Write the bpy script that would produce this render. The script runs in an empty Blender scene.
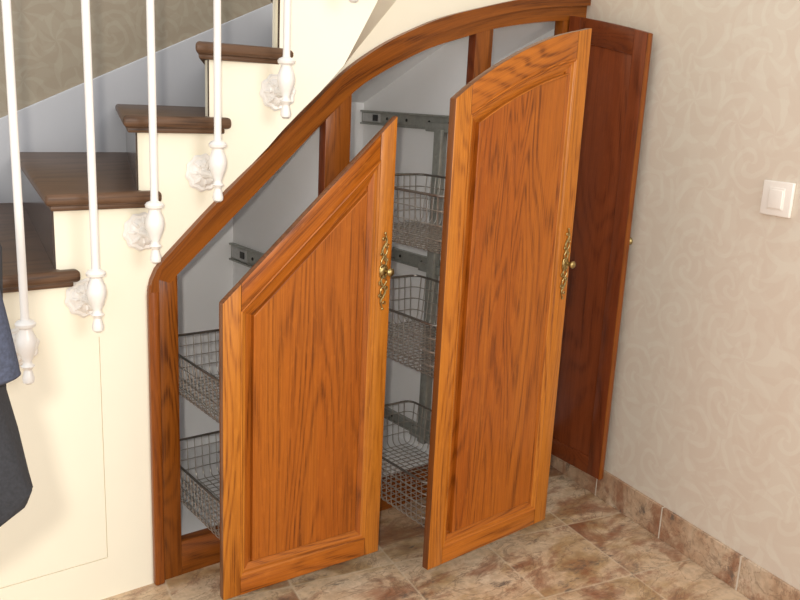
import bpy, bmesh, math, random
from mathutils import Vector, Matrix
random.seed(4)
S = bpy.context.scene
COL = S.collection
PI = math.pi

# ------------------------------------------------------------------ helpers
def link(name, bm, mat, parent=None, smooth=False, loc=(0, 0, 0)):
    me = bpy.data.meshes.new(name)
    bmesh.ops.recalc_face_normals(bm, faces=bm.faces[:])
    bm.to_mesh(me); bm.free()
    for m in (mat if isinstance(mat, (list, tuple)) else [mat]):
        me.materials.append(m)
    if smooth:
        for p in me.polygons: p.use_smooth = True
        me.set_sharp_from_angle(angle=math.radians(40))
    o = bpy.data.objects.new(name, me); COL.objects.link(o)
    o.location = loc
    if parent: o.parent = parent
    return o

def thing(name, label, cat, loc=(0, 0, 0), rz=0, group=None):
    o = bpy.data.objects.new(name, None); COL.objects.link(o)
    o.location = loc; o.rotation_euler = (0, 0, rz); o.empty_display_size = .05
    o['label'] = label; o['category'] = cat
    if group: o['group'] = group
    return o

def tag(o, label, cat, group=None):
    o['label'] = label; o['category'] = cat
    if group: o['group'] = group
    return o

def struct(name, bm, mat, label, smooth=False, cat='wall'):
    o = link(name, bm, mat, None, smooth)
    o['kind'] = 'structure'; o['label'] = label; o['category'] = cat
    return o

def box(bm, x0, x1, y0, y1, z0, z1, bev=0, seg=2):
    r = bmesh.ops.create_cube(bm, size=1)
    vs = r['verts']
    for v in vs:
        v.co = Vector((x0 + (v.co.x + .5) * (x1 - x0), y0 + (v.co.y + .5) * (y1 - y0), z0 + (v.co.z + .5) * (z1 - z0)))
    if bev:
        es = {e for v in vs for e in v.link_edges}
        bmesh.ops.bevel(bm, geom=list(es), offset=bev, segments=seg, affect='EDGES', profile=.5)

def prism(bm, pts, a0, a1, axis='y', bev=0, seg=2):
    """extrude a polygon: pts are (x,z) for axis y, (x,y) for axis z, (y,z) for axis x"""
    def P(p, a):
        if axis == 'y': return (p[0], a, p[1])
        if axis == 'z': return (p[0], p[1], a)
        return (a, p[0], p[1])
    A = [bm.verts.new(P(p, a0)) for p in pts]
    B = [bm.verts.new(P(p, a1)) for p in pts]
    n = len(pts)
    fs = [bm.faces.new(A), bm.faces.new(B[::-1])]
    for i in range(n):
        j = (i + 1) % n
        fs.append(bm.faces.new((A[i], B[i], B[j], A[j])))
    if bev:
        bmesh.ops.recalc_face_normals(bm, faces=fs)
        es = {e for f in fs for e in f.edges if e.calc_face_angle(0) > .35}
        bmesh.ops.bevel(bm, geom=list(es), offset=bev, segments=seg, affect='EDGES', profile=.5)

def tube(bm, pts, r, n=8, closed=False, cap=True):
    P = [Vector(p) for p in pts]
    m = len(P)
    rad = r if isinstance(r, (list, tuple)) else [r] * m
    T = []
    for i in range(m):
        if closed: t = P[(i + 1) % m] - P[i - 1]
        else: t = P[min(i + 1, m - 1)] - P[max(i - 1, 0)]
        T.append(t.normalized())
    up = Vector((0, 0, 1)) if abs(T[0].z) < .9 else Vector((1, 0, 0))
    nrm = (up - T[0] * up.dot(T[0])).normalized()
    rings = []
    for i in range(m):
        nrm = (nrm - T[i] * nrm.dot(T[i]))
        nrm = nrm.normalized() if nrm.length > 1e-6 else T[i].orthogonal().normalized()
        b = T[i].cross(nrm)
        rings.append([bm.verts.new(P[i] + (nrm * math.cos(2 * PI * k / n) + b * math.sin(2 * PI * k / n)) * rad[i]) for k in range(n)])
    for i in range(m if closed else m - 1):
        A, B = rings[i], rings[(i + 1) % m]
        for k in range(n):
            bm.faces.new((A[k], A[(k + 1) % n], B[(k + 1) % n], B[k]))
    if cap and not closed:
        bm.faces.new(rings[0][::-1]); bm.faces.new(rings[-1])

def lathe(bm, prof, origin=(0, 0, 0), axis=Vector((0, 0, 1)), n=20, lobes=0, amp=0):
    axis = Vector(axis).normalized(); a = axis.orthogonal().normalized(); b = axis.cross(a)
    o = Vector(origin); rings = []
    for r, h in prof:
        rings.append([bm.verts.new(o + axis * h + (a * math.cos(2 * PI * k / n) + b * math.sin(2 * PI * k / n)) *
                                   max(r, 1e-4) * (1 + (amp * math.cos(lobes * 2 * PI * k / n) if lobes else 0))) for k in range(n)])
    for A, B in zip(rings, rings[1:]):
        for k in range(n):
            bm.faces.new((A[k], A[(k + 1) % n], B[(k + 1) % n], B[k]))
    bm.faces.new(rings[0][::-1]); bm.faces.new(rings[-1])

def inset(poly, d):
    """offset a counter-clockwise polygon inwards"""
    n = len(poly); out = []
    for i in range(n):
        p0, p1, p2 = Vector(poly[i - 1]), Vector(poly[i]), Vector(poly[(i + 1) % n])
        e1 = (p1 - p0).normalized(); e2 = (p2 - p1).normalized()
        n1 = Vector((-e1.y, e1.x)); n2 = Vector((-e2.y, e2.x))
        q = (n1 + n2); q = q / max(.2, (1 + n1.dot(n2)))
        out.append(tuple(p1 + q * d))
    return out

def ring_strips(bm, loops):
    """loops: list of (poly, y); joins successive loops with quads"""
    V = [[bm.verts.new((p[0], y, p[1])) for p in poly] for poly, y in loops]
    for A, B in zip(V, V[1:]):
        n = len(A)
        for i in range(n):
            j = (i + 1) % n
            bm.faces.new((A[i], A[j], B[j], B[i]))
    return V

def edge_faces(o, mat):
    """side and end faces of a board take a darker oak, their shade put into the colour"""
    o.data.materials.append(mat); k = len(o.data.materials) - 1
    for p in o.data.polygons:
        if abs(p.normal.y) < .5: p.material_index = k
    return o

def by_side(bm, n):
    """mitred strips: the bottom run takes slot 1, the top run slot 2, the sides slot 0"""
    bm.faces.ensure_lookup_table()
    for q, f in enumerate(bm.faces):
        i = q % n
        f.material_index = 1 if i == 0 else 0 if i in (1, n - 1) else 2

def interp(pts, x):
    if x <= pts[0][0]: a, b = pts[0], pts[1]
    elif x >= pts[-1][0]: a, b = pts[-2], pts[-1]
    else:
        for a, b in zip(pts, pts[1:]):
            if a[0] <= x <= b[0]: break
    return a[1] + (b[1] - a[1]) * (x - a[0]) / (b[0] - a[0])

def smooth_curve(pts, sub=5):
    """Catmull-Rom through pts"""
    P = [Vector(p) for p in pts]; out = []
    for i in range(len(P) - 1):
        p0 = P[i - 1] if i else P[0] * 2 - P[1]
        p1, p2 = P[i], P[i + 1]
        p3 = P[i + 2] if i + 2 < len(P) else p2 * 2 - p1
        for k in range(sub):
            t = k / sub
            out.append(tuple(.5 * (2 * p1 + (p2 - p0) * t + (2 * p0 - 5 * p1 + 4 * p2 - p3) * t * t + (3 * p1 - p0 - 3 * p2 + p3) * t ** 3)))
    out.append(tuple(P[-1]))
    return out

# ------------------------------------------------------------------ materials
class NT:
    def __init__(s, name):
        s.m = bpy.data.materials.new(name); s.m.use_nodes = True
        s.t = s.m.node_tree; s.b = s.t.nodes['Principled BSDF']
    def n(s, typ, **kw):
        nd = s.t.nodes.new(typ)
        for k, v in kw.items():
            if k.startswith('i_'): nd.inputs[k[2:].replace('_', ' ')].default_value = v
            else: setattr(nd, k, v)
        return nd
    def l(s, a, b): s.t.links.new(a, b)
    def math(s, op, a, b=None, c=None):
        nd = s.n('ShaderNodeMath', operation=op)
        for i, v in enumerate((a, b, c)):
            if v is None: continue
            if isinstance(v, (int, float)): nd.inputs[i].default_value = v
            else: s.l(v, nd.inputs[i])
        return nd.outputs[0]
    def vmath(s, op, a, b=None):
        nd = s.n('ShaderNodeVectorMath', operation=op)
        for i, v in enumerate((a, b)):
            if v is None: continue
            if isinstance(v, tuple): nd.inputs[i].default_value = v
            else: s.l(v, nd.inputs[i])
        return nd.outputs[0]
    def ramp(s, fac, stops):
        r = s.n('ShaderNodeValToRGB'); s.l(fac, r.inputs[0])
        e = r.color_ramp.elements
        while len(e) < len(stops): e.new(.5)
        for el, (p, c) in zip(e, stops):
            el.position = p; el.color = (c[0], c[1], c[2], 1) if isinstance(c, tuple) else (c, c, c, 1)
        return r.outputs[0]
    def mix(s, fac, a, b, typ='MIX'):
        nd = s.n('ShaderNodeMix', data_type='RGBA', blend_type=typ)
        for i, v in ((0, fac), (6, a), (7, b)):
            if isinstance(v, (int, float)): nd.inputs[i].default_value = v
            elif isinstance(v, tuple): nd.inputs[i].default_value = (v[0], v[1], v[2], 1)
            else: s.l(v, nd.inputs[i])
        return nd.outputs[2]
    def noise(s, vec, scale, detail=3, rough=.5, dist=0):
        nd = s.n('ShaderNodeTexNoise'); s.l(vec, nd.inputs['Vector'])
        nd.inputs['Scale'].default_value = scale; nd.inputs['Detail'].default_value = detail
        nd.inputs['Roughness'].default_value = rough; nd.inputs['Distortion'].default_value = dist
        return nd.outputs[0]
    def bump(s, h, strength, dist=.002):
        b = s.n('ShaderNodeBump'); b.inputs['Strength'].default_value = strength; b.inputs['Distance'].default_value = dist
        s.l(h, b.inputs['Height']); s.l(b.outputs[0], s.b.inputs['Normal'])
    def set(s, **kw):
        for k, v in kw.items():
            s.b.inputs[k.replace('_', ' ')].default_value = v
        return s

def plain(name, col, rough=.5, metal=0, var=.06, scale=30, bump=0, coat=0):
    t = NT(name); tc = t.n('ShaderNodeTexCoord').outputs['Object']
    f = t.noise(tc, scale, 4)
    c = t.ramp(f, [(.3, tuple(x * (1 - var) for x in col)), (.7, tuple(min(1, x * (1 + var)) for x in col))])
    t.l(c, t.b.inputs['Base Color']); t.set(Roughness=rough, Metallic=metal)
    if coat: t.set(Coat_Weight=coat, Coat_Roughness=.12)
    if bump: t.bump(f, bump)
    return t.m

def oak(name, angle=0, light=(.46, .142, .015), mid=(.375, .097, .008), dark=(.14, .030, .003), rough=.33, uv=False, coat=.3):
    """grain runs along local Z turned by angle about Y (or along U)"""
    t = NT(name); tcn = t.n('ShaderNodeTexCoord')
    rnd = t.n('ShaderNodeObjectInfo').outputs['Random']
    if uv:
        src = tcn.outputs['UV']
        mp0 = t.n('ShaderNodeMapping'); t.l(src, mp0.inputs[0]); mp0.inputs['Rotation'].default_value = (0, PI / 2, 0)
        v = mp0.outputs[0]
    else:
        mp0 = t.n('ShaderNodeMapping'); t.l(tcn.outputs['Object'], mp0.inputs[0]); mp0.inputs['Rotation'].default_value = (0, angle, 0)
        v = mp0.outputs[0]
    off = t.n('ShaderNodeCombineXYZ'); t.l(t.math('MULTIPLY', rnd, 17.0), off.inputs[0]); t.l(t.math('MULTIPLY', rnd, 9.0), off.inputs[1]); t.l(t.math('MULTIPLY', rnd, 23.0), off.inputs[2])
    v = t.vmath('ADD', v, off.outputs[0])
    st = t.vmath('MULTIPLY', v, (1, .3, .10))
    f1 = t.noise(st, 5.0, 2.5, .45, .35)
    jit = t.noise(t.vmath('MULTIPLY', v, (1, 1, .05)), 60, 2, .6)
    rings = t.math('SINE', t.math('ADD', t.math('MULTIPLY', f1, 210.0), t.math('MULTIPLY', jit, 2.5)))
    rings = t.math('POWER', t.math('MULTIPLY_ADD', rings, .5, .5), 2.6)
    band = t.noise(t.vmath('MULTIPLY', v, (1, 1, .06)), 9, 3, .6)
    strong = t.ramp(t.noise(t.vmath('MULTIPLY', v, (1, 1, .2)), 7, 2), [(.38, .25), (.62, 1.0)])
    pores = t.noise(t.vmath('MULTIPLY', v, (1, 1, .020)), 300, 2, .65)
    pm = t.ramp(pores, [(.42, 1.0), (.54, 0.0)])
    fleck = t.noise(t.vmath('MULTIPLY', v, (1, 1, .3)), 90, 2, .6)
    base = t.mix(t.ramp(band, [(.3, 0.0), (.7, 1.0)]), mid, light)
    rs = t.math('MULTIPLY', rings, strong)
    base = t.mix(t.math('MULTIPLY', rs, .47), base, dark)
    pw = t.math('MULTIPLY', pm, t.math('MULTIPLY_ADD', rs, .50, .20))
    base = t.mix(pw, base, tuple(x * .6 for x in dark))
    base = t.mix(t.math('MULTIPLY', t.ramp(fleck, [(.55, 0.0), (.7, 1.0)]), .22), base, tuple(min(1, x * 1.25) for x in light))
    t.l(base, t.b.inputs['Base Color'])
    t.set(Roughness=rough, Coat_Weight=coat * .45, Coat_Roughness=.18, Specular_IOR_Level=.26)
    t.bump(t.math('MULTIPLY', pw, -1.0), .18, .0008)
    return t.m

OAK = oak('oak_vertical')
OAKH = oak('oak_horizontal', PI / 2)
OAKD = oak('oak_diagonal', -math.radians(47.5))
OAKA = oak('oak_arch', -math.radians(67))
OAKUV = oak('oak_along', uv=True)
OAKST = oak('oak_stile', light=(0.5088, 0.1796, 0.0210), mid=(0.4340, 0.1309, 0.0120), dark=(0.2245, 0.0539, 0.0052))
EDGE = oak('oak_shaded_edge', light=(.20, .065, .016), mid=(.15, .045, .010), dark=(.08, .022, .005))  # oak for board edges turned from the light, shade painted in
OAKP = oak('oak_panel', light=(0.4092, 0.1169, 0.0110), mid=(0.3289, 0.0789, 0.0066), dark=(0.1242, 0.0249, 0.0022))
FR = dict(light=(.285, .082, .009), mid=(.22, .057, .006), dark=(.10, .023, .003))
FRV = oak('oak_frame_vertical', **FR); FRH = oak('oak_frame_horizontal', PI / 2, **FR); FRUV = oak('oak_frame_along', uv=True, **FR)
FRM = oak('oak_frame_moulding_vertical', light=(0.2927, 0.0836, 0.0112), mid=(0.2370, 0.0593, 0.0070), dark=(0.1255, 0.0279, 0.0042))
INN = dict(light=(.225, .052, .014), mid=(.18, .038, .010), dark=(.105, .021, .006))  # right door's tones: shade behind the middle door is put into the colour
INV = oak('oak_shaded_vertical', **INN); INH = oak('oak_shaded_horizontal', PI / 2, light=(.185, .043, .011), mid=(.145, .031, .008), dark=(.09, .018, .005))
STEP = oak('dark_step_wood', PI / 2, light=(.150, .080, .044), mid=(.105, .054, .029), dark=(.045, .022, .012), rough=.42, coat=.08)
RISER = oak('dark_riser_wood', PI / 2, light=(.07, .042, .030), mid=(.05, .030, .020), dark=(.03, .018, .012), rough=.12, coat=.8)

CREAM = plain('cream_wall_paint', (.88, .815, .655), .5, var=.015, scale=5, bump=.02)
WHITE = plain('closet_white_paint', (.90, .90, .90), .6, var=.015, scale=4)
SKIRT = plain('stair_skirting_paint', (.62, .62, .64), .5, var=.03, scale=6)
ENAMEL = plain('white_enamel', (.83, .79, .74), .3, var=.02, scale=40, coat=.2)
STEEL = plain('galvanised_steel', (.36, .365, .33), .42, .45, var=.12, scale=60)
WIRE = plain('nickel_wire', (.47, .44, .395), .34, .78, var=.1, scale=80)
RIM = plain('rim_wire', (.22, .20, .175), .36, .8, var=.1, scale=80)
BRASS = plain('antique_brass', (.40, .29, .12), .38, 1, var=.35, scale=160)
BLACK = plain('black_plastic', (.015, .015, .015), .4)
STICKER = plain('pale_sticker', (.50, .50, .49), .5, var=.1, scale=90)
PLASTIC = plain('switch_plastic', (.86, .80, .72), .3, var=.01)
NAVY = plain('navy_cloth', (.028, .033, .055), .9, var=.3, scale=300, bump=.2)
DARKCLOTH = plain('black_cloth', (.012, .012, .015), .95, var=.3, scale=300, bump=.2)
GROUT = plain('hatch_gap_shadow', (.62, .55, .40), .8)

def wallpaper(name, base, patt, axis):
    t = NT(name); tc = t.n('ShaderNodeTexCoord').outputs['Object']
    sep = t.n('ShaderNodeSeparateXYZ'); t.l(tc, sep.inputs[0])
    c = t.n('ShaderNodeCombineXYZ')
    t.l(sep.outputs['Y' if axis == 'x' else 'X'], c.inputs[0]); t.l(sep.outputs['Z'], c.inputs[1])
    uv = c.outputs[0]
    nd = t.n('ShaderNodeTexNoise'); t.l(uv, nd.inputs['Vector']); nd.inputs['Scale'].default_value = 9; nd.inputs['Detail'].default_value = 2
    wob = t.vmath('MULTIPLY', t.vmath('SUBTRACT', nd.outputs['Color'], (.5, .5, .5)), (.06, .06, 0))
    p = t.vmath('ADD', uv, wob)
    vo = t.n('ShaderNodeTexVoronoi', feature='F1', voronoi_dimensions='2D'); t.l(p, vo.inputs['Vector']); vo.inputs['Scale'].default_value = 6.5; vo.inputs['Randomness'].default_value = .8
    rel = t.vmath('SUBTRACT', p, vo.outputs['Position'])
    s2 = t.n('ShaderNodeSeparateXYZ'); t.l(rel, s2.inputs[0])
    ang = t.math('ARCTAN2', s2.outputs[1], s2.outputs[0])
    rad = t.n('ShaderNodeVectorMath', operation='LENGTH'); t.l(rel, rad.inputs[0])
    spiral = t.math('SINE', t.math('ADD', t.math('MULTIPLY', rad.outputs['Value'], 150.0), t.math('MULTIPLY', ang, 2.0)))
    petal = t.math('SINE', t.math('ADD', t.math('MULTIPLY', ang, 6.0), t.math('MULTIPLY', rad.outputs['Value'], 45.0)))
    g = t.noise(uv, 11, 2, .5, 1.2)
    sel = t.ramp(t.noise(uv, 5, 1), [(.46, 0.0), (.54, 1.0)])
    m = t.mix(sel, t.ramp(spiral, [(.35, 0.0), (.6, 1.0)]), t.ramp(petal, [(.35, 0.0), (.6, 1.0)]))
    m2 = t.ramp(g, [(.47, 0.0), (.53, 1.0)])
    f = t.math('MULTIPLY', t.math('ADD', t.math('MULTIPLY', m, .6), t.math('MULTIPLY', m2, .4)), .9)
    fine = t.noise(uv, 240, 2)
    col = t.mix(f, base, patt)
    col = t.mix(t.math('MULTIPLY', fine, .1), col, tuple(x * .8 for x in base))
    t.l(col, t.b.inputs['Base Color']); t.set(Roughness=.6)
    t.bump(f, .05, .001)
    return t.m
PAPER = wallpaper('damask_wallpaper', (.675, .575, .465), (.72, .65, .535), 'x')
PAPERB = wallpaper('damask_wallpaper_shaded', (.37, .30, .215), (.42, .36, .265), 'y')  # same paper in darker colours, the stairwell shade painted in

WALLK = .2                       # the right wall runs a little askew
WANG = math.atan(WALLK)
TILE = .305
def marble(name, offs=(-.841, -.446), floor=True, tint=1.0, ramp=None):
    t = NT(name); tc = t.n('ShaderNodeTexCoord').outputs['Object']
    if floor:
        mp = t.n('ShaderNodeMapping'); t.l(tc, mp.inputs[0]); mp.inputs['Rotation'].default_value = (0, 0, WANG)
        v = t.vmath('ADD', mp.outputs[0], (-offs[0], -offs[1], 0))
        q = t.vmath('MULTIPLY', v, (1 / TILE, 1 / TILE, 1))
        idx = t.vmath('FLOOR', q); fr = t.vmath('FRACTION', q)
        s = t.n('ShaderNodeSeparateXYZ'); t.l(fr, s.inputs[0])
        def edge(o): return t.math('MINIMUM', o, t.math('SUBTRACT', 1.0, o))
        d = t.math('MINIMUM', edge(s.outputs[0]), edge(s.outputs[1]))
        gm = t.ramp(d, [(.005, 1.0), (.013, 0.0)])
        wn = t.n('ShaderNodeTexWhiteNoise'); t.l(idx, wn.inputs['Vector'])
        vv = t.vmath('ADD', tc, t.vmath('MULTIPLY', wn.outputs['Color'], (13, 11, 7)))
    else:
        rnd = t.n('ShaderNodeObjectInfo').outputs['Random']
        off = t.n('ShaderNodeCombineXYZ'); t.l(t.math('MULTIPLY', rnd, 11.0), off.inputs[0]); t.l(t.math('MULTIPLY', rnd, 29.0), off.inputs[1])
        vv = t.vmath('ADD', tc, off.outputs[0]); gm = None
    st = t.vmath('MULTIPLY', vv, (1.0, 1.9, 1.5))
    n1 = t.noise(st, 4.0, 5, .62, .5)
    n2 = t.noise(t.vmath('ADD', st, (5, 3, 1)), 4.2, 6, .72, .5)
    n3 = t.noise(t.vmath('ADD', st, (9, 1, 4)), 6, 6, .75, .3)
    n4 = t.noise(t.vmath('ADD', vv, (2, 7, 4)), 40, 5, .7)
    k = lambda c: tuple(x * tint for x in c)
    col = t.ramp(n1, ramp) if ramp else t.ramp(n1, [(.30, k((.44, .21, .09))), (.41, k((.64, .42, .21))), (.50, k((.86, .61, .38))), (.70, k((.94, .74, .52)))])
    red = t.ramp(n2, [(.49, 0.0), (.57, .6), (.68, .95)])
    col = t.mix(red, col, k((.36, .125, .055)))
    grey = t.ramp(n3, [(.57, 0.0), (.66, .9)])
    col = t.mix(grey, col, k((.15, .125, .105)))
    vein = t.math('ABSOLUTE', t.math('SUBTRACT', t.noise(t.vmath('ADD', st, (3, 8, 2)), 5, 6, .62, 1.2), .5))
    col = t.mix(t.ramp(vein, [(.0, .55), (.018, 0.0)]), col, k((.20, .105, .06)))
    col = t.mix(t.math('MULTIPLY', t.ramp(n4, [(.4, 1.0), (.6, 0.0)]), .30), col, k((.24, .16, .10)))
    if gm is not None: col = t.mix(t.math('MULTIPLY', gm, .42), col, (.66, .54, .38))
    t.l(col, t.b.inputs['Base Color'])
    t.l(t.math('MULTIPLY_ADD', n4, .25, .22), t.b.inputs['Roughness'])
    t.bump(n4 if gm is None else t.math('SUBTRACT', t.math('MULTIPLY', n4, .3), gm), .12, .001)
    return t.m
MARBLE = marble('marble_floor_tile', tint=.74)
JOINT = plain('pale_grout', (.66, .58, .47), .8)
MARBLEB = marble('marble_baseboard', floor=False, tint=.8, ramp=[(.30, (.38, .21, .12)), (.45, (.53, .35, .22)), (.6, (.64, .48, .33)), (.75, (.68, .55, .41))])

# ------------------------------------------------------------------ the shell
H = .1745            # riser height
TT = .040            # tread thickness
XR = {n: -1.719 - .198 * (6 - n) for n in range(1, 7)}
XR.update({7: -1.523, 8: -1.342, 9: -1.163})
DX = {n: .22 for n in range(1, 7)}; DX.update({7: .40, 8: .58, 9: .74})
YB = 1.2             # back wall of the stairwell
X0, RC = -1.33, .60  # where the stringer starts to curve, and its radius

def curve_pt(arc, off=0):
    if arc < 0: return (X0 + arc, -off)
    th = arc / RC
    return (X0 + (RC + off) * math.sin(th) - off * 2 * math.sin(th), -RC + (RC - off) * math.cos(th)) if False else \
           (X0 + (RC - off) * math.sin(th), -RC + (RC - off) * math.cos(th)) if off < 0 else \
           (X0 + RC * math.sin(th) - off * math.sin(th), -RC + RC * math.cos(th) - off * math.cos(th))

# frame curves on the wall plane (x, z)
OUT = [(-1.51, 0), (-1.51, .79), (-1.507, .82), (-1.496, .850), (-1.474, .877), (-1.369, .979), (-1.250, 1.089), (-1.136, 1.193), (-.995, 1.320)]
OUTA = smooth_curve([(-1.136, 1.193), (-.995, 1.320), (-.933, 1.370), (-.835, 1.430), (-.733, 1.478), (-.626, 1.520), (-.473, 1.563), (-.278, 1.610), (0.0, 1.652)], 5)
OUT = OUT[:-2] + OUTA
INN_C = [(-1.426, .838), (-1.259, .992), (-1.018, 1.214)]
INN_A = smooth_curve([(-1.018, 1.214), (-.926, 1.294), (-.864, 1.336), (-.763, 1.388), (-.657, 1.434), (-.513, 1.479), (-.414, 1.507), (-.260, 1.537), (-.111, 1.558), (0.0, 1.57)], 5)
INN_C = INN_C[:-1] + INN_A

# floor
bm = bmesh.new(); box(bm, -4.2, 1.2, -3.2, YB + .1, -.06, 0)
struct('floor', bm, MARBLE, 'beige and rust veined marble tile floor', cat='floor')

# front wall with the stepped top, the hatch hole and the arch hole
HX0, HX1, HZ0, HZ1 = -1.914, -1.628, .113, .70
TH = .06
TL = .014
bm = bmesh.new()
prism(bm, [(-3.0, 0), (-1.498, 0), (-1.498, HZ0), (-3.0, HZ0)], 0, TL)
prism(bm, [(HX1, HZ0), (-1.498, HZ0), (-1.498, HZ1), (HX1, HZ1)], 0, TL)
IN_ = lambda p: (p[0] + .009, p[1] - .009)
top = [(-1.498, HZ1), (-1.498, .79)] + [IN_(p) for p in OUT if p[1] > .79 and p[0] < X0] + [(X0, interp([(-1.369, .979), (-1.250, 1.089)], X0) - .016), (X0, 8 * H - TT)]
for n in (8, 7, 6, 5, 4):
    top += [(XR[n], n * H - TT), (XR[n], (n - 1) * H - TT)] if n > 5 else []
top = top[:-1]
top += [(XR[6], HZ1)]
prism(bm, top, 0, TL)
prism(bm, [(HX0, HZ1), (XR[6], HZ1), (XR[6], 5 * H - TT), (XR[5], 5 * H - TT), (XR[5], 4 * H - TT), (HX0, 4 * H - TT)][0:6], 0, TL) if False else None
prism(bm, [(XR[5], HZ1), (XR[6], HZ1), (XR[6], 5 * H - TT), (XR[5], 5 * H - TT)], 0, TL)
for n in range(1, 5):
    prism(bm, [(XR[n], HZ0), (XR[n + 1], HZ0), (XR[n + 1], n * H - TT), (XR[n], n * H - TT)], 0, TL) if n * H - TT > HZ0 else None
# wall above the arch
hi = [p for p in OUT if p[0] > X0]
prism(bm, [(X0, interp([(-1.369, .979), (-1.250, 1.089)], X0) - .016)] + [(p[0], p[1] - .016) for p in hi] + [(.0, 2.4), (-.97, 2.4), (-.97, 9 * H - TT), (XR[9], 9 * H - TT), (XR[9], 8 * H - TT), (X0, 8 * H - TT)], .004, TL)
struct('wall_front', bm, CREAM, 'cream painted stair wall around the arched oak frame')

# hatch panel in the wall
bm = bmesh.new(); box(bm, HX0, HX1 - .0025, 0, .03, HZ0 + .0025, HZ1 + .0)
box(bm, HX0, HX1, .004, .03, HZ0, HZ1)
struct('door_1', bm, CREAM, 'flush cream access panel with a fine outline low on the stair wall', cat='panel')

# curved stringer running out over the arch, with its soffit
low = [(0, 1.012), (2.75, 1.042), (9.1, 1.102), (13.6, 1.150), (17.3, 1.195), (21.4, 1.241), (26.3, 1.294), (29.1, 1.328), (31.96, 1.364), (35.6, 1.440), (39.66, 1.526), (44.3, 1.669), (47.5, 1.80), (51, 1.95)]
wl = [(-1.33, 1.016), (-1.301, 1.042), (-1.235, 1.103), (-1.185, 1.150), (-1.136, 1.195), (-1.085, 1.241), (-1.022, 1.300), (-.985, 1.333), (-.945, 1.371), (-.868, 1.455), (-.78, 1.552), (-.66, 1.70), (-.56, 1.83), (-.45, 1.97)]
arc9 = RC * math.asin((XR[9] - X0) / RC)
def top_z(a):
    if a < arc9: return 8 * H - TT
    return min(9 + int((a - arc9) / .185), 12) * H - TT
bm = bmesh.new()
angs = sorted([a for a, _ in low] + [math.degrees(arc9 / RC) - .01, math.degrees(arc9 / RC) + .01, math.degrees((arc9 + .185) / RC) - .01, math.degrees((arc9 + .185) / RC) + .01])
prev = None
for dg in angs:
    a = math.radians(dg) * RC
    zb, zt = interp(low, dg), max(top_z(a), interp(low, dg) + .01)
    f = curve_pt(a, 0); wx = interp([(l[0], w[0]) for l, w in zip(low, wl)], dg); wz = interp([(l[0], w[1]) for l, w in zip(low, wl)], dg)
    bx, by = curve_pt(a, -.05)
    row = [bm.verts.new((f[0], f[1], zb)), bm.verts.new((f[0], f[1], zt)), bm.verts.new((bx, by, zt)), bm.verts.new((bx, by, zb + .02)), bm.verts.new((wx, .006, wz))]
    if prev:
        for i, j in ((0, 1), (1, 2), (2, 3)):
            bm.faces.new((prev[i], prev[j], row[j], row[i]))
        bm.faces.new((prev[0], row[0], row[4], prev[4]))
    prev = row
bmesh.ops.remove_doubles(bm, verts=bm.verts[:], dist=.0005)
struct('trim_1', bm, CREAM, 'cream curved stair stringer sweeping out above the arch', smooth=True, cat='stringer')

# right wall, stairwell back wall, skirting, closet shell
bm = bmesh.new(); prism(bm, [(WALLK * -3.2, -3.2), (WALLK * 0.0, 0.0), (0, .02), (.0, .6), (.08, .6), (.08, 0), (WALLK * -3.2 + .08, -3.2)], 0, 2.6, 'z')
struct('wall_right', bm, PAPER, 'pale beige damask wallpapered wall on the right')
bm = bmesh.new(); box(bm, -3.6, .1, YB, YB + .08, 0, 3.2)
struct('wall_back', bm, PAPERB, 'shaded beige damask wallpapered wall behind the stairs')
sk = lambda x: 1.16 + .461 * (x + 1.553)
bm = bmesh.new(); prism(bm, [(-3.6, 0), (.08, 0), (.08, sk(.08)), (-3.6, max(.1, sk(-3.6)))], YB - .015, YB - .001, 'y', .003)
struct('baseboard_back', bm, SKIRT, 'grey painted stair skirting rising along the back wall', cat='skirting')

CD = .585   # closet depth
bm = bmesh.new(); prism(bm, [(-1.535, 0), (-.001, 0), (-.001, 1.40), (-.46, 1.40), (-.46, 1.31), (-.97, 1.31), (-.97, 1.21), (-1.535, .80)], CD, CD + .02)
struct('wall_closet_back', bm, WHITE, 'pale grey back wall of the closet')
bm = bmesh.new(); box(bm, -1.535, -1.505, TL, CD, 0, .80)
struct('wall_closet_left', bm, WHITE, 'pale grey left wall of the closet')
bm = bmesh.new(); prism(bm, [(.032, 0), (CD, 0), (CD, 1.15), (.032, 1.30)], -.988, -.968, 'x')
struct('wall_partition_left', bm, WHITE, 'pale grey partition between the low bay and the middle bay')
bm = bmesh.new(); prism(bm, [(.032, 0), (CD, 0), (CD, 1.30), (.032, 1.53)], -.472, -.452, 'x')
struct('wall_partition_right', bm, WHITE, 'pale grey partition between the middle bay and the tall bay')
bm = bmesh.new(); prism(bm, [(.032, 0), (CD, 0), (CD, 1.40), (.032, 1.60)], -.018, -.001, 'x')
struct('wall_closet_right', bm, WHITE, 'pale grey right side wall of the closet')
bm = bmesh.new(); box(bm, -1.505, -.018, .031, CD, .070, .088)
struct('floor_closet', bm, WHITE, 'pale raised floor board inside the closet', cat='floor')
# soffits of the three bays: low at the back, rising to the front
bm = bmesh.new()
for (xa, xb, zb, sl) in ((-1.505, -.988, None, 0), (-.968, -.472, 1.268, .445), (-.452, -.018, 1.365, .385)):
    if zb is None:
        prism(bm, [(xa, .80), (xb, 1.20), (xb, 1.23), (xa, .83)], .061, CD, 'y')
    else:
        prism(bm, [(CD, zb), (.036, zb + sl * (CD - .036)), (.036, zb + sl * (CD - .036) + .02), (CD, zb + .02)], xa, xb, 'x')
struct('ceiling', bm, WHITE, 'pale sloping soffit inside the closet bays', cat='ceiling')

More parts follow.
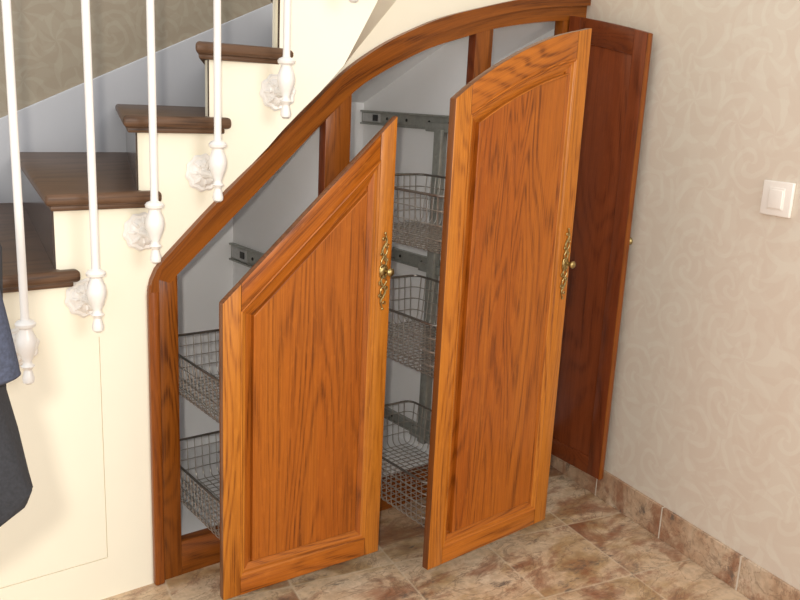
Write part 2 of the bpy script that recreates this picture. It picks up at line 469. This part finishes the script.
# marble baseboard along the right wall: one tile a piece, fine light joints
bm = bmesh.new()
dirw = Vector((WALLK, 1, 0)).normalized(); nw = Vector((-1, WALLK, 0)).normalized()
L0 = -.607 * math.sqrt(1 + WALLK ** 2)
k = 0
edges = [L0 - 8 * TILE + i * TILE for i in range(9)] + [L0 + TILE, -.02]
edges = [e for e in edges if e < -.01]
for a, b in zip(edges, edges[1:]):
    A = dirw * (a + .001); B = dirw * (b - .001)
    pts = [(A + nw * .0), (B + nw * .0), (B + nw * .011), (A + nw * .011)]
    prism(bm, [(p.x, p.y) for p in pts], 0, .1036, 'z', .0015, 1)
old_ = set(bm.faces)
for b in edges[1:-1]:
    A = dirw * (b - .0022); B = dirw * (b + .0022)
    prism(bm, [(p.x, p.y) for p in (A, B, B + nw * .0112, A + nw * .0112)], 0, .1034, 'z')
for f_ in bm.faces:
    if f_ not in old_: f_.material_index = 1
o = struct('baseboard_right', bm, [MARBLEB, JOINT], 'brown marble tile baseboard along the wallpapered wall', cat='baseboard')

# ------------------------------------------------------------------ staircase
st = thing('staircase', 'dark worn wooden winder stairs rising behind white metal balusters', 'staircase', (-1.7, .5, 0))
OV = .035
def nose_x(n, y): return XR[n] - (.020 if n < 7 else .034) + DX[n] / YB * y
for n in range(1, 10):
    z1 = n * H; z0 = z1 - TT
    yb = YB - .017
    if n < 9: xe = XR[n + 1] + .045; xm = XR[n + 1] + .012; xbk = nose_x(n + 1, yb) + .055
    else: xe = -1.02; xm = -.99; xbk = -.47
    yn = -OV if n < 9 else -OV - .01
    pts = [(nose_x(n, -OV), -OV), (xe, yn), (xe, -.0005), (xm, -.0005), (xm if n == 9 else XR[n + 1] + .012, .0), (xbk, yb), (nose_x(n, yb), yb)]
    pts = [pts[0], pts[1], pts[2], pts[3], pts[5], pts[6]]
    bm = bmesh.new()
    prism(bm, pts, z0 + .012, z1, 'z', .010, 3)
    # cove moulding under the nosing
    q = [(nose_x(n, -OV) + .014, -OV + .013), (xe - .014, yn + .013), (xe - .014, -.0005), (xm, -.0005), (xbk, yb), (nose_x(n, yb) + .014, yb)]
    prism(bm, q, z0, z0 + .0135, 'z', .004, 2)
    link('tread', bm, STEP, st, True, (1.7, -.5, 0))
    bm = bmesh.new()
    zr0 = (n - 1) * H
    a0, a1 = (XR[n] - .004, .002), (XR[n] - .004 + DX[n], yb)
    if n == 9: a0 = (XR[n] - .005, -.022)
    prism(bm, [a0, a1, (a1[0] + .018, a1[1]), (a0[0] + .018, a0[1])], zr0 + .0005, z0 - .0005, 'z')
    link('riser', bm, RISER, st, False, (1.7, -.5, 0))

# ------------------------------------------------------------------ railing
rail = thing('stair_railing', 'white painted metal railing with slim balusters bracketed to the stair wall', 'railing', (-1.5, -.09, .6))
RO = (1.5, .09, -.6)
BAL = [(-1.812, None, .640), (-1.658, None, .738), (-1.519, None, .886), (-1.361, None, 1.024), (None, .166, 1.226), (None, .352, 1.508)]
DELTA = .085
tops = []
for bx, arc, zb in BAL:
    if bx is not None: base = Vector((bx, 0, 0)); nrm = Vector((0, -1, 0))
    else:
        c = curve_pt(arc, 0); th = arc / RC
        base = Vector((c[0], c[1], 0)); nrm = Vector((-math.sin(th), -math.cos(th), 0))
    ctr = base + nrm * DELTA
    bm = bmesh.new()
    zt = zb + .98
    prof0 = [(.0055, 0), (.0095, .004), (.0105, .012), (.0085, .022), (.0065, .032), (.0085, .036), (.012, .041), (.008, .046), (.0075, .052),
             (.012, .066), (.0165, .082), (.0175, .094), (.0155, .108), (.0115, .120), (.0105, .126), (.0165, .131), (.0175, .137), (.0145, .142), (.0092, .146), (.0088, .16), (.0088, zt - zb)]
    prof = [(a_ * (1.25 if z_ < .144 else 1), z_) for a_, z_ in prof0]
    lathe(bm, prof, (ctr.x, ctr.y, zb), n=18)
    b = link('baluster', bm, ENAMEL, rail, True, RO)
    zr = zb + .062
    bm = bmesh.new()
    lathe(bm, [(.044, .0005), (.046, .004), (.041, .009), (.034, .008), (.030, .013), (.022, .017), (.014, .016), (.010, .026), (.0085, .05), (.011, DELTA - .012), (.009, DELTA)],
          (base.x, base.y, zr), nrm, n=40, lobes=10, amp=.05)
    side = Vector((0, 0, 1)).cross(nrm)
    for k in range(8):       # petals of the rosette
        a = 2 * PI * k / 8
        d = side * math.cos(a) + Vector((0, 0, 1)) * math.sin(a)
        p = base + Vector((0, 0, zr)) + nrm * .009
        tube(bm, [p + d * .012 + nrm * .004, p + d * .024 + nrm * .006, p + d * .037], [.003, .0055, .002], 8)
    # leaf scrolls of the bracket
    q = base + Vector((0, 0, zr)) + nrm * DELTA
    for s in (-1, 1):
        tube(bm, [q - nrm * .07 + Vector((0, 0, .004)), q - nrm * .045 + Vector((0, 0, .03)), q - nrm * .02 + Vector((0, 0, .038)) + side * s * .004, q + Vector((0, 0, .03)) + side * s * .008], [.003, .005, .006, .004], 8)
        lathe(bm, [(.002, -.008), (.007, -.004), (.007, .004), (.002, .008)], q + Vector((0, 0, .03)) + side * s * .012, nrm, n=10)
    o = link('rosette_bracket', bm, ENAMEL, b, True)
    tops.append(Vector((ctr.x, ctr.y, zt)))
bm = bmesh.new()
first = tops[0] + (tops[0] - tops[1]); 
tube(bm, smooth_curve([first] + tops, 5), .02, 12)
link('handrail', bm, STEP, rail, True, RO)

# ------------------------------------------------------------------ oak face frame
fr = thing('understair_cupboard', 'built-in cupboard under the stairs: arched oak surround with its shade-darkened right door swung open', 'cupboard', (-.75, 0, 0))
FO = (.75, 0, 0)
YF, YB2 = -.004, .030
bm = bmesh.new()
prism(bm, [(-1.487, 0), (-1.432, 0), (-1.432, .834), (-1.450, .836), (-1.487, .838)], YF, YB2, 'y', .0015)
link('stile', bm, FRV, fr, True, FO)
bm = bmesh.new()
prism(bm, [(-.111, 0), (-.001, 0), (-.001, 1.60), (-.111, 1.575)], YF, YB2, 'y', .0015)
link('stile', bm, FRV, fr, True, FO)
for xa, xb in ((-1.0065, -.9246), (-.4836, -.4136)):
    bm = bmesh.new()
    prism(bm, [(xa, .099), (xb, .099), (xb, interp(INN_C, xb) + .03), (xa, interp(INN_C, xa) + .03)], YF + .0015, YB2, 'y', .0015)
    edge_faces(link('post', bm, FRV, fr, True, FO), INV)  # post sides get the darkened oak as painted shade
bm = bmesh.new(); box(bm, -1.432, -.111, YF + .001, YB2, 0, .099, .0015)
link('bottom_rail', bm, FRH, fr, True, FO)

def sweep_band(lo, hi, y0, y1, n=60, bev=.0022):
    """a board between two curves, grain (UV) along it"""
    bm = bmesh.new(); uvl = bm.loops.layers.uv.new('UVMap')
    def resample(c):
        L = [0]
        for a, b in zip(c, c[1:]): L.append(L[-1] + math.dist(a, b))
        out = []
        for i in range(n + 1):
            s = L[-1] * i / n
            for j in range(len(c) - 1):
                if s <= L[j + 1] + 1e-9: break
            t = (s - L[j]) / max(1e-9, L[j + 1] - L[j])
            out.append((c[j][0] + (c[j + 1][0] - c[j][0]) * t, c[j][1] + (c[j + 1][1] - c[j][1]) * t, s))
        return out
    A, B = resample(lo), resample(hi)
    rows = []
    for a, b in zip(A, B):
        rows.append([(bm.verts.new((a[0], y0, a[1])), (a[2], 0)), (bm.verts.new((b[0], y0, b[1])), (a[2], .05)),
                     (bm.verts.new((b[0], y1, b[1])), (a[2], .08)), (bm.verts.new((a[0], y1, a[1])), (a[2], .03))])
    for r, s in zip(rows, rows[1:]):
        for i in range(4):
            j = (i + 1) % 4
            f = bm.faces.new((r[i][0], r[j][0], s[j][0], s[i][0]))
            for lp, uvc in zip(f.loops, (r[i][1], r[j][1], s[j][1], s[i][1])): lp[uvl].uv = uvc
    bm.faces.new([q[0] for q in rows[0]]); bm.faces.new([q[0] for q in rows[-1]][::-1])
    es = [e for e in bm.edges if len(e.link_faces) == 2 and e.calc_face_angle(0) > .7]
    bmesh.ops.bevel(bm, geom=es, offset=bev, segments=3, affect='EDGES', profile=.5)
    return bm
STEPC = [(-1.487, .850), (-1.462, .866), (-1.355, .968), (-1.110, 1.187)] + smooth_curve([(-.969, 1.307), (-.905, 1.345), (-.832, 1.386), (-.659, 1.467), (-.47, 1.530), (-.26, 1.580), (0, 1.615)], 4)
link('arch_rail', sweep_band([(-1.450, .815)] + [(-1.432, .836)] + INN_C[1:], [(-1.489, .83), (-1.489, .846)] + STEPC[1:], YF - .0008, YB2 - .002), FRUV, fr, True, FO)
link('moulding', sweep_band([(-1.487, .80), (-1.487, .845)] + STEPC[1:], [(-1.51, .80), (-1.507, .82), (-1.496, .850), (-1.474, .877)] + OUT[5:], -.022, .0, 60, .006), FRUV, fr, True, FO)
bm = bmesh.new(); prism(bm, [(-1.512, 0), (-1.485, 0), (-1.485, .82), (-1.5085, .82), (-1.512, .79)], -.0215, .0, 'y', .006, 3)
link('moulding', bm, FRM, fr, True, FO)

# ------------------------------------------------------------------ doors
def door_parts(parent, w, zb, topf, ws, rb, rt, M, loc=(0, 0, 0), rz=0, t=.022, nseg=14):
    """frame and raised panel door, front at local y=0 facing -y, x from 0 to w"""
    mst, mh, mtop, mp = M
    def poly_top(a, b, off=0):
        return [(a + (b - a) * i / nseg, topf(a + (b - a) * i / nseg) - off) for i in range(nseg + 1)]
    op = [(ws, zb + rb), (w - ws, zb + rb)] + poly_top(ws, w - ws, rt)[::-1]
    bm = bmesh.new()
    loops = [(inset(op, .004), .017), (inset(op, .0125), .0062), (inset(op, .0265), .0112), (inset(op, .0272), .0150), (inset(op, .0320), .0150), (inset(op, .0326), .0024), (inset(op, .0345), .0012)]
    V = ring_strips(bm, loops)
    by_side(bm, len(op))
    bm.faces.new(V[-1])
    Bk = [bm.verts.new((p[0], .0188, p[1])) for p in inset(op, .004)]
    for i in range(len(Bk)):
        j = (i + 1) % len(Bk); bm.faces.new((V[0][i], V[0][j], Bk[j], Bk[i]))
    bm.faces.new(Bk[::-1])
    d = link('door_front', bm, [mp, mh, mtop], parent, False)
    d.location = loc; d.rotation_euler = (0, 0, rz)
    for a, b in ((0, ws), (w - ws, w)):
        bm = bmesh.new()
        prism(bm, [(a, zb), (b, zb)] + poly_top(a, b)[::-1], 0, t, 'y', .002)
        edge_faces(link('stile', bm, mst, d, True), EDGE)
    bm = bmesh.new(); box(bm, ws + .0003, w - ws - .0003, .0004, t - .0004, zb, zb + rb, .0012)
    link('bottom_rail', bm, mh, d, True)
    bm = bmesh.new()
    prism(bm, poly_top(ws + .0003, w - ws - .0003, rt) + poly_top(ws + .0003, w - ws - .0003)[::-1], .0004, t - .0004, 'y', .0015)
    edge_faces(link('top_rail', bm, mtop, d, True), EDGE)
    bm = bmesh.new()
    ring_strips(bm, [(inset(op, -.001), .003), (inset(op, -.001), -.0012), (inset(op, .002), -.0018), (inset(op, .0055), .0008), (inset(op, .0065), .0030), (inset(op, .0110), .0042), (inset(op, .0132), .0064), (inset(op, .0134), .0125), (inset(op, -.001), .0125)])
    by_side(bm, len(op))
    link('moulding', bm, [mst, mh, mtop], d, True)
    return d

def scroll(cx, cz, r0, r1, a0, a1, n=14):
    return [(cx + (r0 + (r1 - r0) * i / n) * math.cos(a0 + (a1 - a0) * i / n), cz + (r0 + (r1 - r0) * i / n) * math.sin(a0 + (a1 - a0) * i / n)) for i in range(n + 1)]

def handle(d, hx, hz, flip=1):
    """brass rococo back plate of curling leaves with a small pull knob"""
    bm = bmesh.new(); y = -.003
    def tb(pts, r):
        m = len(pts)
        tube(bm, [(hx + p[0] * flip, y, hz + p[1]) for p in pts], [r * (.55 + .45 * math.sin(PI * (i + .5) / m)) for i in range(m)], 7)
    for s in (1, -1):
        tb(smooth_curve([(0, .010 * s), (.007 * s, .024 * s), (.001 * s, .038 * s), (-.007 * s, .052 * s), (-.001 * s, .066 * s), (.006 * s, .078 * s), (.001 * s, .095 * s)], 5), .0030)
        tb(smooth_curve([(-.005, .012 * s), (-.009 * s, .024 * s), (-.003 * s, .036 * s), (.006 * s, .046 * s), (.007 * s, .058 * s), (-.002 * s, .070 * s)], 5), .0021)
        tb(scroll(.007 * s, .031 * s, .0075, .0015, PI * .5, PI * 2.7), .0019)
        tb(scroll(-.008 * s, .044 * s, .0065, .0012, -PI * .4, PI * 1.7), .0018)
        tb(scroll(.008 * s, .064 * s, .0065, .0012, PI * .2, PI * 2.3), .0018)
        tb(scroll(-.004 * s, .083 * s, .0055, .0012, -PI * .3, PI * 1.8), .0017)
        tb([(-.012, .004 * s), (-.010, .013 * s), (-.003, .017 * s), (.007, .013 * s), (.011, .003 * s)], .0026)
        lathe(bm, [(.001, -.003), (.0033, -.0015), (.0033, .0015), (.001, .003)], (hx, y, hz + .098 * s), (0, 1, 0), 10)
    lathe(bm, [(.012, 0), (.0125, .002), (.009, .004), (.006, .005)], (hx, -.0005, hz), (0, -1, 0), 20, 8, .1)
    h = link('handle', bm, BRASS, d, True)
    bm = bmesh.new()
    lathe(bm, [(.005, 0), (.004, .006), (.007, .010), (.0095, .013), (.0105, .017), (.008, .020), (.003, .0215)], (hx + .009 * flip, -.005, hz), (0, -1, 0), 20)
    k = link('knob', bm, BRASS, d, True)
    return h

# ------------------------------------------------------------------ wire baskets and pull-out frames
def fillet_rect(x0, x1, y0, y1, r, n=5):
    out = []
    for cx, cy, a in ((x1 - r, y0 + r, -PI / 2), (x1 - r, y1 - r, 0), (x0 + r, y1 - r, PI / 2), (x0 + r, y0 + r, PI)):
        for i in range(n + 1):
            out.append((cx + r * math.cos(a + PI / 2 * i / n), cy + r * math.sin(a + PI / 2 * i / n)))
    return out

def basket(parent, x0, x1, y0, y1, zt, h, name='wire_basket'):
    bm = bmesh.new(); w = .0015; rr = .022
    zb = zt - h
    def upath(a0, a1):     # U shaped wire between two sides: list of (t, z)
        tap = .008
        pts = [(a0, zt)]
        for i in range(5):
            a = PI + PI / 2 * i / 4
            pts.append((a0 + tap + rr + rr * math.cos(a), zb + rr + rr * math.sin(a)))
        for i in range(5):
            a = -PI / 2 + PI / 2 * i / 4
            pts.append((a1 - tap - rr + rr * math.cos(a), zb + rr + rr * math.sin(a)))
        pts.append((a1, zt))
        return pts
    ny = int(round((y1 - y0 - .05) / .0235)); nx = int(round((x1 - x0 - .05) / .0235))
    for i in range(ny + 1):
        y = y0 + .025 + (y1 - y0 - .05) * i / ny
        tube(bm, [(p, y, z) for p, z in upath(x0, x1)], w, 5)
    for i in range(nx + 1):
        x = x0 + .025 + (x1 - x0 - .05) * i / nx
        tube(bm, [(x, p, z + .0018) for p, z in upath(y0, y1)], w, 5)
    for k in range(1, 4):
        f = k / 4; z = zt - h * f; o_ = .008 * f
        tube(bm, [(p[0], p[1], z) for p in fillet_rect(x0 + o_, x1 - o_, y0 + o_, y1 - o_, .025)], w, 5, closed=True)
    b = link(name, bm, WIRE, parent, True)
    bm = bmesh.new()
    tube(bm, [(p[0], p[1], zt) for p in fillet_rect(x0, x1, y0, y1, .03)], .0036, 7, closed=True)
    link('rim', bm, RIM, b, True)
    return b

def carriage(parent, x0, x1, ya, yb, z0, z1, ydoor, rails):
    """galvanised pull-out frame on the right of the baskets"""
    for y in (yb - .075, ya + .03):
        bm = bmesh.new()
        box(bm, x0, x0 + .014, y, y + .034, z0, z1, .002)
        box(bm, x0 + .014, x1, y + .012, y + .026, z0, z1, .002)
        for zz in [z0 + .06 + .13 * i for i in range(int((z1 - z0 - .08) / .13) + 1)]:
            lathe(bm, [(.006, -.002), (.006, .002)], (x0 - .001, y + .017, zz), (1, 0, 0), 10)
        link('upright', bm, STEEL, parent, True)
    for z in rails:
        bm = bmesh.new()
        box(bm, x0 + .014, x1 - .002, ydoor, yb + .02, z - .014, z + .014, .002)
        link('runner', bm, STEEL, parent, True)

# unit with the low sloping door
u1 = thing('pull_out_unit', 'low slant-topped oak pull-out front with wire baskets, drawn out beside the left frame post', 'pull-out cupboard', (-1.20, 0, 0), 0, 'oak pull-out units')
w1 = .460
def top1(x): return .816 + (1.245 - .816) * x / w1
X1, Y1 = -.973 - w1 * math.cos(.0414) , -.277 + .0195
d1 = door_parts(u1, w1, .060, top1, .046, .052, .066, (OAKST, OAKH, OAKD, OAKP), (X1 + 1.20, Y1, 0), -.0414, nseg=4)
handle(d1, w1 - .024, .858)
for zt, h in ((.592, .130), (.268, .130)): basket(u1, -1.39 + 1.2, -1.06 + 1.2, -.225, .270, zt, h)
carriage(u1, -1.055 + 1.2, -1.017 + 1.2, -.225, .270, .15, .80, -.232, (.765, .17))

# unit with the tall arched door
u2 = thing('pull_out_unit', 'tall arch-topped oak pull-out front with three wire baskets, drawn out farthest in the middle', 'pull-out cupboard', (-.70, 0, 0), 0, 'oak pull-out units')
w2 = .480
T2 = smooth_curve([(0, 1.293), (.055, 1.330), (.135, 1.375), (.235, 1.421), (.345, 1.460), (w2, 1.491)], 6)
def top2(x): return interp(T2, x)
A2 = .050
d2 = door_parts(u2, w2, .073, top2, .052, .050, .070, (OAKST, OAKH, OAKA, OAKP), (-.4545 - w2 * math.cos(A2) + .70, -.4207 - w2 * math.sin(A2), 0), A2)
handle(d2, w2 - .022, .862)
for zt, h in ((1.056, .150), (.725, .150), (.287, .145)): basket(u2, -.90 + .7, -.540 + .7, -.385, .150, zt, h)
carriage(u2, -.534 + .7, -.497 + .7, -.385, .150, .15, 1.20, -.40, (1.205, .75, .165))

# hinged right door, open against the wall, inner face to the room
# built in the (y,z) plane: local s runs from the hinge towards the room
L3, TK = .335, .022
def zt3(s): return 1.576 - .05 * s / L3 - .04 * (s / L3) ** 2 * .4
ang3 = math.atan2(.030, .335)
def d3link(name, bm, mat, par):
    o = link(name, bm, mat, par, True)
    return o
piv = Matrix.Rotation(-PI / 2 - ang3 + 0, 4, 'Z')
leaf_loc = (0, 0, 0)
def pl(s, a):   # from door coordinates (s along the leaf, a across, towards -x) to local xy
    d = Vector((-math.sin(ang3), -math.cos(ang3))); n = Vector((-math.cos(ang3), math.sin(ang3)))
    return d * s + n * a
def leaf(bm, poly, a0, a1, bev=.0018):
    A = [bm.verts.new((*pl(s, a0), z)) for s, z in poly]; B = [bm.verts.new((*pl(s, a1), z)) for s, z in poly]
    fs = [bm.faces.new(A), bm.faces.new(B[::-1])]
    for i in range(len(A)):
        j = (i + 1) % len(A); fs.append(bm.faces.new((A[i], B[i], B[j], A[j])))
    bmesh.ops.recalc_face_normals(bm, faces=fs)
    es = {e for f in fs for e in f.edges if e.calc_face_angle(0) > .35}
    bmesh.ops.bevel(bm, geom=list(es), offset=bev, segments=2, affect='EDGES', profile=.5)
ZB3 = .086; W3 = .052
def tp(a, b, off=0, n=8): return [(a + (b - a) * i / n, zt3(a + (b - a) * i / n) - off) for i in range(n + 1)]
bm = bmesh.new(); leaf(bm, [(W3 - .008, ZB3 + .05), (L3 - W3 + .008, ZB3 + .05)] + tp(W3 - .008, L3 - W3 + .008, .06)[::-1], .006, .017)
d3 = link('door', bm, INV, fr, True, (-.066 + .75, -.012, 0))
d3['label'] = 'shade-darkened oak door standing open against the wallpapered wall'
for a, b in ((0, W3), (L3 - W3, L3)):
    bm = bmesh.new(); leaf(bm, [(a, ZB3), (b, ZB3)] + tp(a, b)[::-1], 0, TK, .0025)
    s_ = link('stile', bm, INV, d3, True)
bm = bmesh.new(); leaf(bm, [(L3 + .0005, ZB3), (L3 + .003, ZB3), (L3 + .003, zt3(L3) - .002), (L3 + .0005, zt3(L3) - .001)], .001, TK - .001, .0008)  # added strip: lighter colour stands for light on the front edge
e3 = link('lit_edge_strip', bm, FRM, d3, True); e3['label'] = 'front edge in lighter oak, painted as catching the light'
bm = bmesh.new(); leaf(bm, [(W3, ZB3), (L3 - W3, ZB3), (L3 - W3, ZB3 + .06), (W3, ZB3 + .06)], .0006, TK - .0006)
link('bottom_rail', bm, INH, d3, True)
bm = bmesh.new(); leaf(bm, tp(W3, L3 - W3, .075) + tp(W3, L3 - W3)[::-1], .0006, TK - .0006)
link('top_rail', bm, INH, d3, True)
bm = bmesh.new()
p = pl(L3 - .022, 0); n_ = pl(0, -1)
lathe(bm, [(.012, 0), (.010, .004), (.005, .008), (.005, .014), (.012, .020), (.013, .026), (.006, .030)], (p.x, p.y, .885), (n_.x, n_.y, 0), 16)
link('knob', bm, BRASS, d3, True)
for z in (.25, 1.40):
    bm = bmesh.new(); q = pl(-.002, .006); lathe(bm, [(.006, -.03), (.006, .03)], (q.x, q.y, z), (0, 0, 1), 10)
    link('hinge', bm, BRASS, d3, True)

# ------------------------------------------------------------------ slide rails on the partitions
def slide_rail(label, x, z0, z1, mark=True):
    r = thing('slide_rail', label, 'rail', (x, .3, z0), 0, 'closet slide rails')
    h = z1 - z0
    bm = bmesh.new()
    y0, y1 = -.262, CD - .3 - .002
    box(bm, -.008, -.0005, y0, y1, .003, h - .003, .001)
    box(bm, -.016, -.0005, y0, y1, h - .006, h, .0012)
    box(bm, -.016, -.0005, y0, y1, 0, .006, .0012)
    link('channel', bm, STEEL, r, True)
    if mark:
        bm = bmesh.new(); box(bm, -.0095, -.0078, y1 - .115, y1 - .008, .010, h - .010)
        link('sticker', bm, STICKER, r)
        bm = bmesh.new(); box(bm, -.0125, -.0085, y1 - .100, y1 - .072, h * .5 - .011, h * .5 + .011, .001)
        link('stopper', bm, BLACK, r)
    for yy in (.13, .02, -.1, -.2):
        bm = bmesh.new(); lathe(bm, [(.0055, 0), (.005, .002), (.002, .003)], (-.008, yy, h * .5), (-1, 0, 0), 12)
        link('screw', bm, BLACK, r, True)
    return r
slide_rail('steel slide rail on the partition in the low left bay', -.988, .735, .793)
slide_rail('steel slide rail near the top of the middle bay', -.472, 1.194, 1.243)
slide_rail('steel slide rail at mid height below the top basket of the middle bay', -.472, .732, .777, False)
slide_rail('steel slide rail low down beside the bottom basket of the middle bay', -.472, .140, .180, False)

# ------------------------------------------------------------------ light switch
sw = thing('light_switch', 'white square rocker light switch on the wallpapered right wall', 'switch', (WALLK * -.843, -.843, 1.084), 0)
def wbox(bm, a0, a1, d0, d1, z0, z1, bev):
    """box on the right wall: along it, out of it, up"""
    n0 = len(bm.verts); tmp = bmesh.new(); box(tmp, a0, a1, d0, d1, z0, z1, bev, 3)
    for v in tmp.verts:
        c = dirw * v.co.x + nw * v.co.y; v.co = Vector((c.x, c.y, v.co.z))
    me = bpy.data.meshes.new('tmp'); tmp.to_mesh(me); tmp.free(); bm.from_mesh(me); bpy.data.meshes.remove(me)
bm = bmesh.new(); wbox(bm, -.046, .046, .0003, .010, -.044, .044, .003)
link('plate', bm, PLASTIC, sw, True)
bm = bmesh.new(); wbox(bm, -.024, .024, .008, .0118, -.028, .028, .0012)
link('rocker_surround', bm, PLASTIC, sw, True)
bm = bmesh.new(); wbox(bm, -.021, .021, .0108, .0145, -.025, .0225, .0018)
link('rocker', bm, PLASTIC, sw, True)

# ------------------------------------------------------------------ camera
CAM = Vector((-2.2462, -1.9431, 1.2829)); YAW, PITCH, ROLL = .6652, -.2347, .0485
fw = Vector((math.sin(YAW) * math.cos(PITCH), math.cos(YAW) * math.cos(PITCH), math.sin(PITCH)))
r_ = Vector((math.cos(YAW), -math.sin(YAW), 0)); u_ = r_.cross(fw)
rt = r_ * math.cos(ROLL) + u_ * math.sin(ROLL); up = -r_ * math.sin(ROLL) + u_ * math.cos(ROLL)
cd = bpy.data.cameras.new('camera'); cam = bpy.data.objects.new('camera', cd); COL.objects.link(cam)
cam.matrix_world = Matrix(((rt.x, up.x, -fw.x, CAM.x), (rt.y, up.y, -fw.y, CAM.y), (rt.z, up.z, -fw.z, CAM.z), (0, 0, 0, 1)))
cd.sensor_width = 36; cd.lens = 834.3 / 800 * 36; cd.clip_start = .05
S.camera = cam

# ------------------------------------------------------------------ coat on a stand at the left
SX, SY = -2.170, -1.052
cs = thing('coat_stand', 'slim dark coat stand just left of the hanging navy coat', 'coat stand', (SX, SY, 0))
bm = bmesh.new(); lathe(bm, [(.13, 0), (.13, .012), (.03, .022), (.012, .03), (.011, 1.35), (.016, 1.36), (.004, 1.385)], n=24)
link('pole', bm, BLACK, cs, True)
bm = bmesh.new(); tube(bm, [(0, 0, 1.20), (.03, -.01, 1.19), (.05, -.016, 1.20), (.058, -.018, 1.225)], .005, 8)
link('hook', bm, BLACK, cs, True)
ct = thing('coat', 'dark navy coat hanging close by at the left edge, only its sleeve and hem showing', 'coat', (-2.115, -1.08, .86))
CO = Vector((2.115, 1.08, -.86))
rows = [(1.215, -.02, .012), (1.19, -.015, .03), (1.13, -.004, .045), (1.06, .000, .038), (.985, .002, .035), (.945, .009, .038), (.900, .015, .041), (.868, .018, .043), (.854, .013, .042)]
e1 = Vector((.79, -.61, 0)); e2 = Vector((.61, .79, 0))
bm = bmesh.new(); prev = None; N = 28
for i, (z, c, w) in enumerate(rows):
    ring = []
    for k in range(N):
        a = 2 * PI * k / N
        fold = 1 + .06 * math.cos(5 * a + z * 9)
        pos = Vector((-2.106, -1.088, 0)) + e1 * (c + w * math.cos(a) * fold) + e2 * (.035 * math.sin(a) * fold)
        zz = z + ((.034 * (math.cos(a) - .4)) if i >= len(rows) - 2 else 0)
        ring.append(bm.verts.new(Vector((pos.x, pos.y, zz)) + CO))
    if prev:
        for k in range(N): bm.faces.new((prev[k], prev[(k + 1) % N], ring[(k + 1) % N], ring[k]))
    else: bm.faces.new(ring)
    prev = ring
bm.faces.new(prev)
link('body', bm, DARKCLOTH, ct, True)
bm = bmesh.new()
P0 = Vector((-2.112, -1.098, 1.195)) + CO
pts = smooth_curve([P0, P0 + Vector((.012, -.012, -.06)), P0 + Vector((.021, -.020, -.12)), P0 + Vector((.027, -.026, -.172)), P0 + Vector((.028, -.027, -.184)), P0 + Vector((.029, -.028, -.192))], 4)
rad = [.018 + .004 * min(1, i / 12) for i in range(len(pts))]
rad[-5:] = [.0225, .0215, .018, .012, .004]
tube(bm, pts, rad, 16)
link('sleeve', bm, NAVY, ct, True)

# ------------------------------------------------------------------ light
def area(name, loc, target, sx, sy, power, col):
    L = bpy.data.lights.new(name, 'AREA'); L.shape = 'RECTANGLE'; L.size = sx; L.size_y = sy; L.energy = power; L.color = col
    o = bpy.data.objects.new(name, L); COL.objects.link(o); o.location = loc
    o.rotation_euler = (Vector(target) - Vector(loc)).to_track_quat('-Z', 'Y').to_euler()
    return o
area('window_light', (-1.0, -3.9, 2.0), (-.9, 0, .8), 1.7, 1.4, 48, (1, .985, .95))
f = bpy.data.lights.new('camera_flash', 'POINT'); f.energy = 56; f.color = (1, .94, .84); f.shadow_soft_size = .018
fo = bpy.data.objects.new('camera_flash', f); COL.objects.link(fo); fo.location = CAM - rt * .05 + up * .035 - fw * .03
W = bpy.data.worlds.new('world'); S.world = W; W.use_nodes = True
W.node_tree.nodes['Background'].inputs[0].default_value = (.96, .98, 1, 1)
W.node_tree.nodes['Background'].inputs[1].default_value = .95

S.view_settings.view_transform = 'Standard'; S.view_settings.look = 'None'
S.view_settings.exposure = .22; S.view_settings.gamma = 1; S.view_settings.use_curve_mapping = False
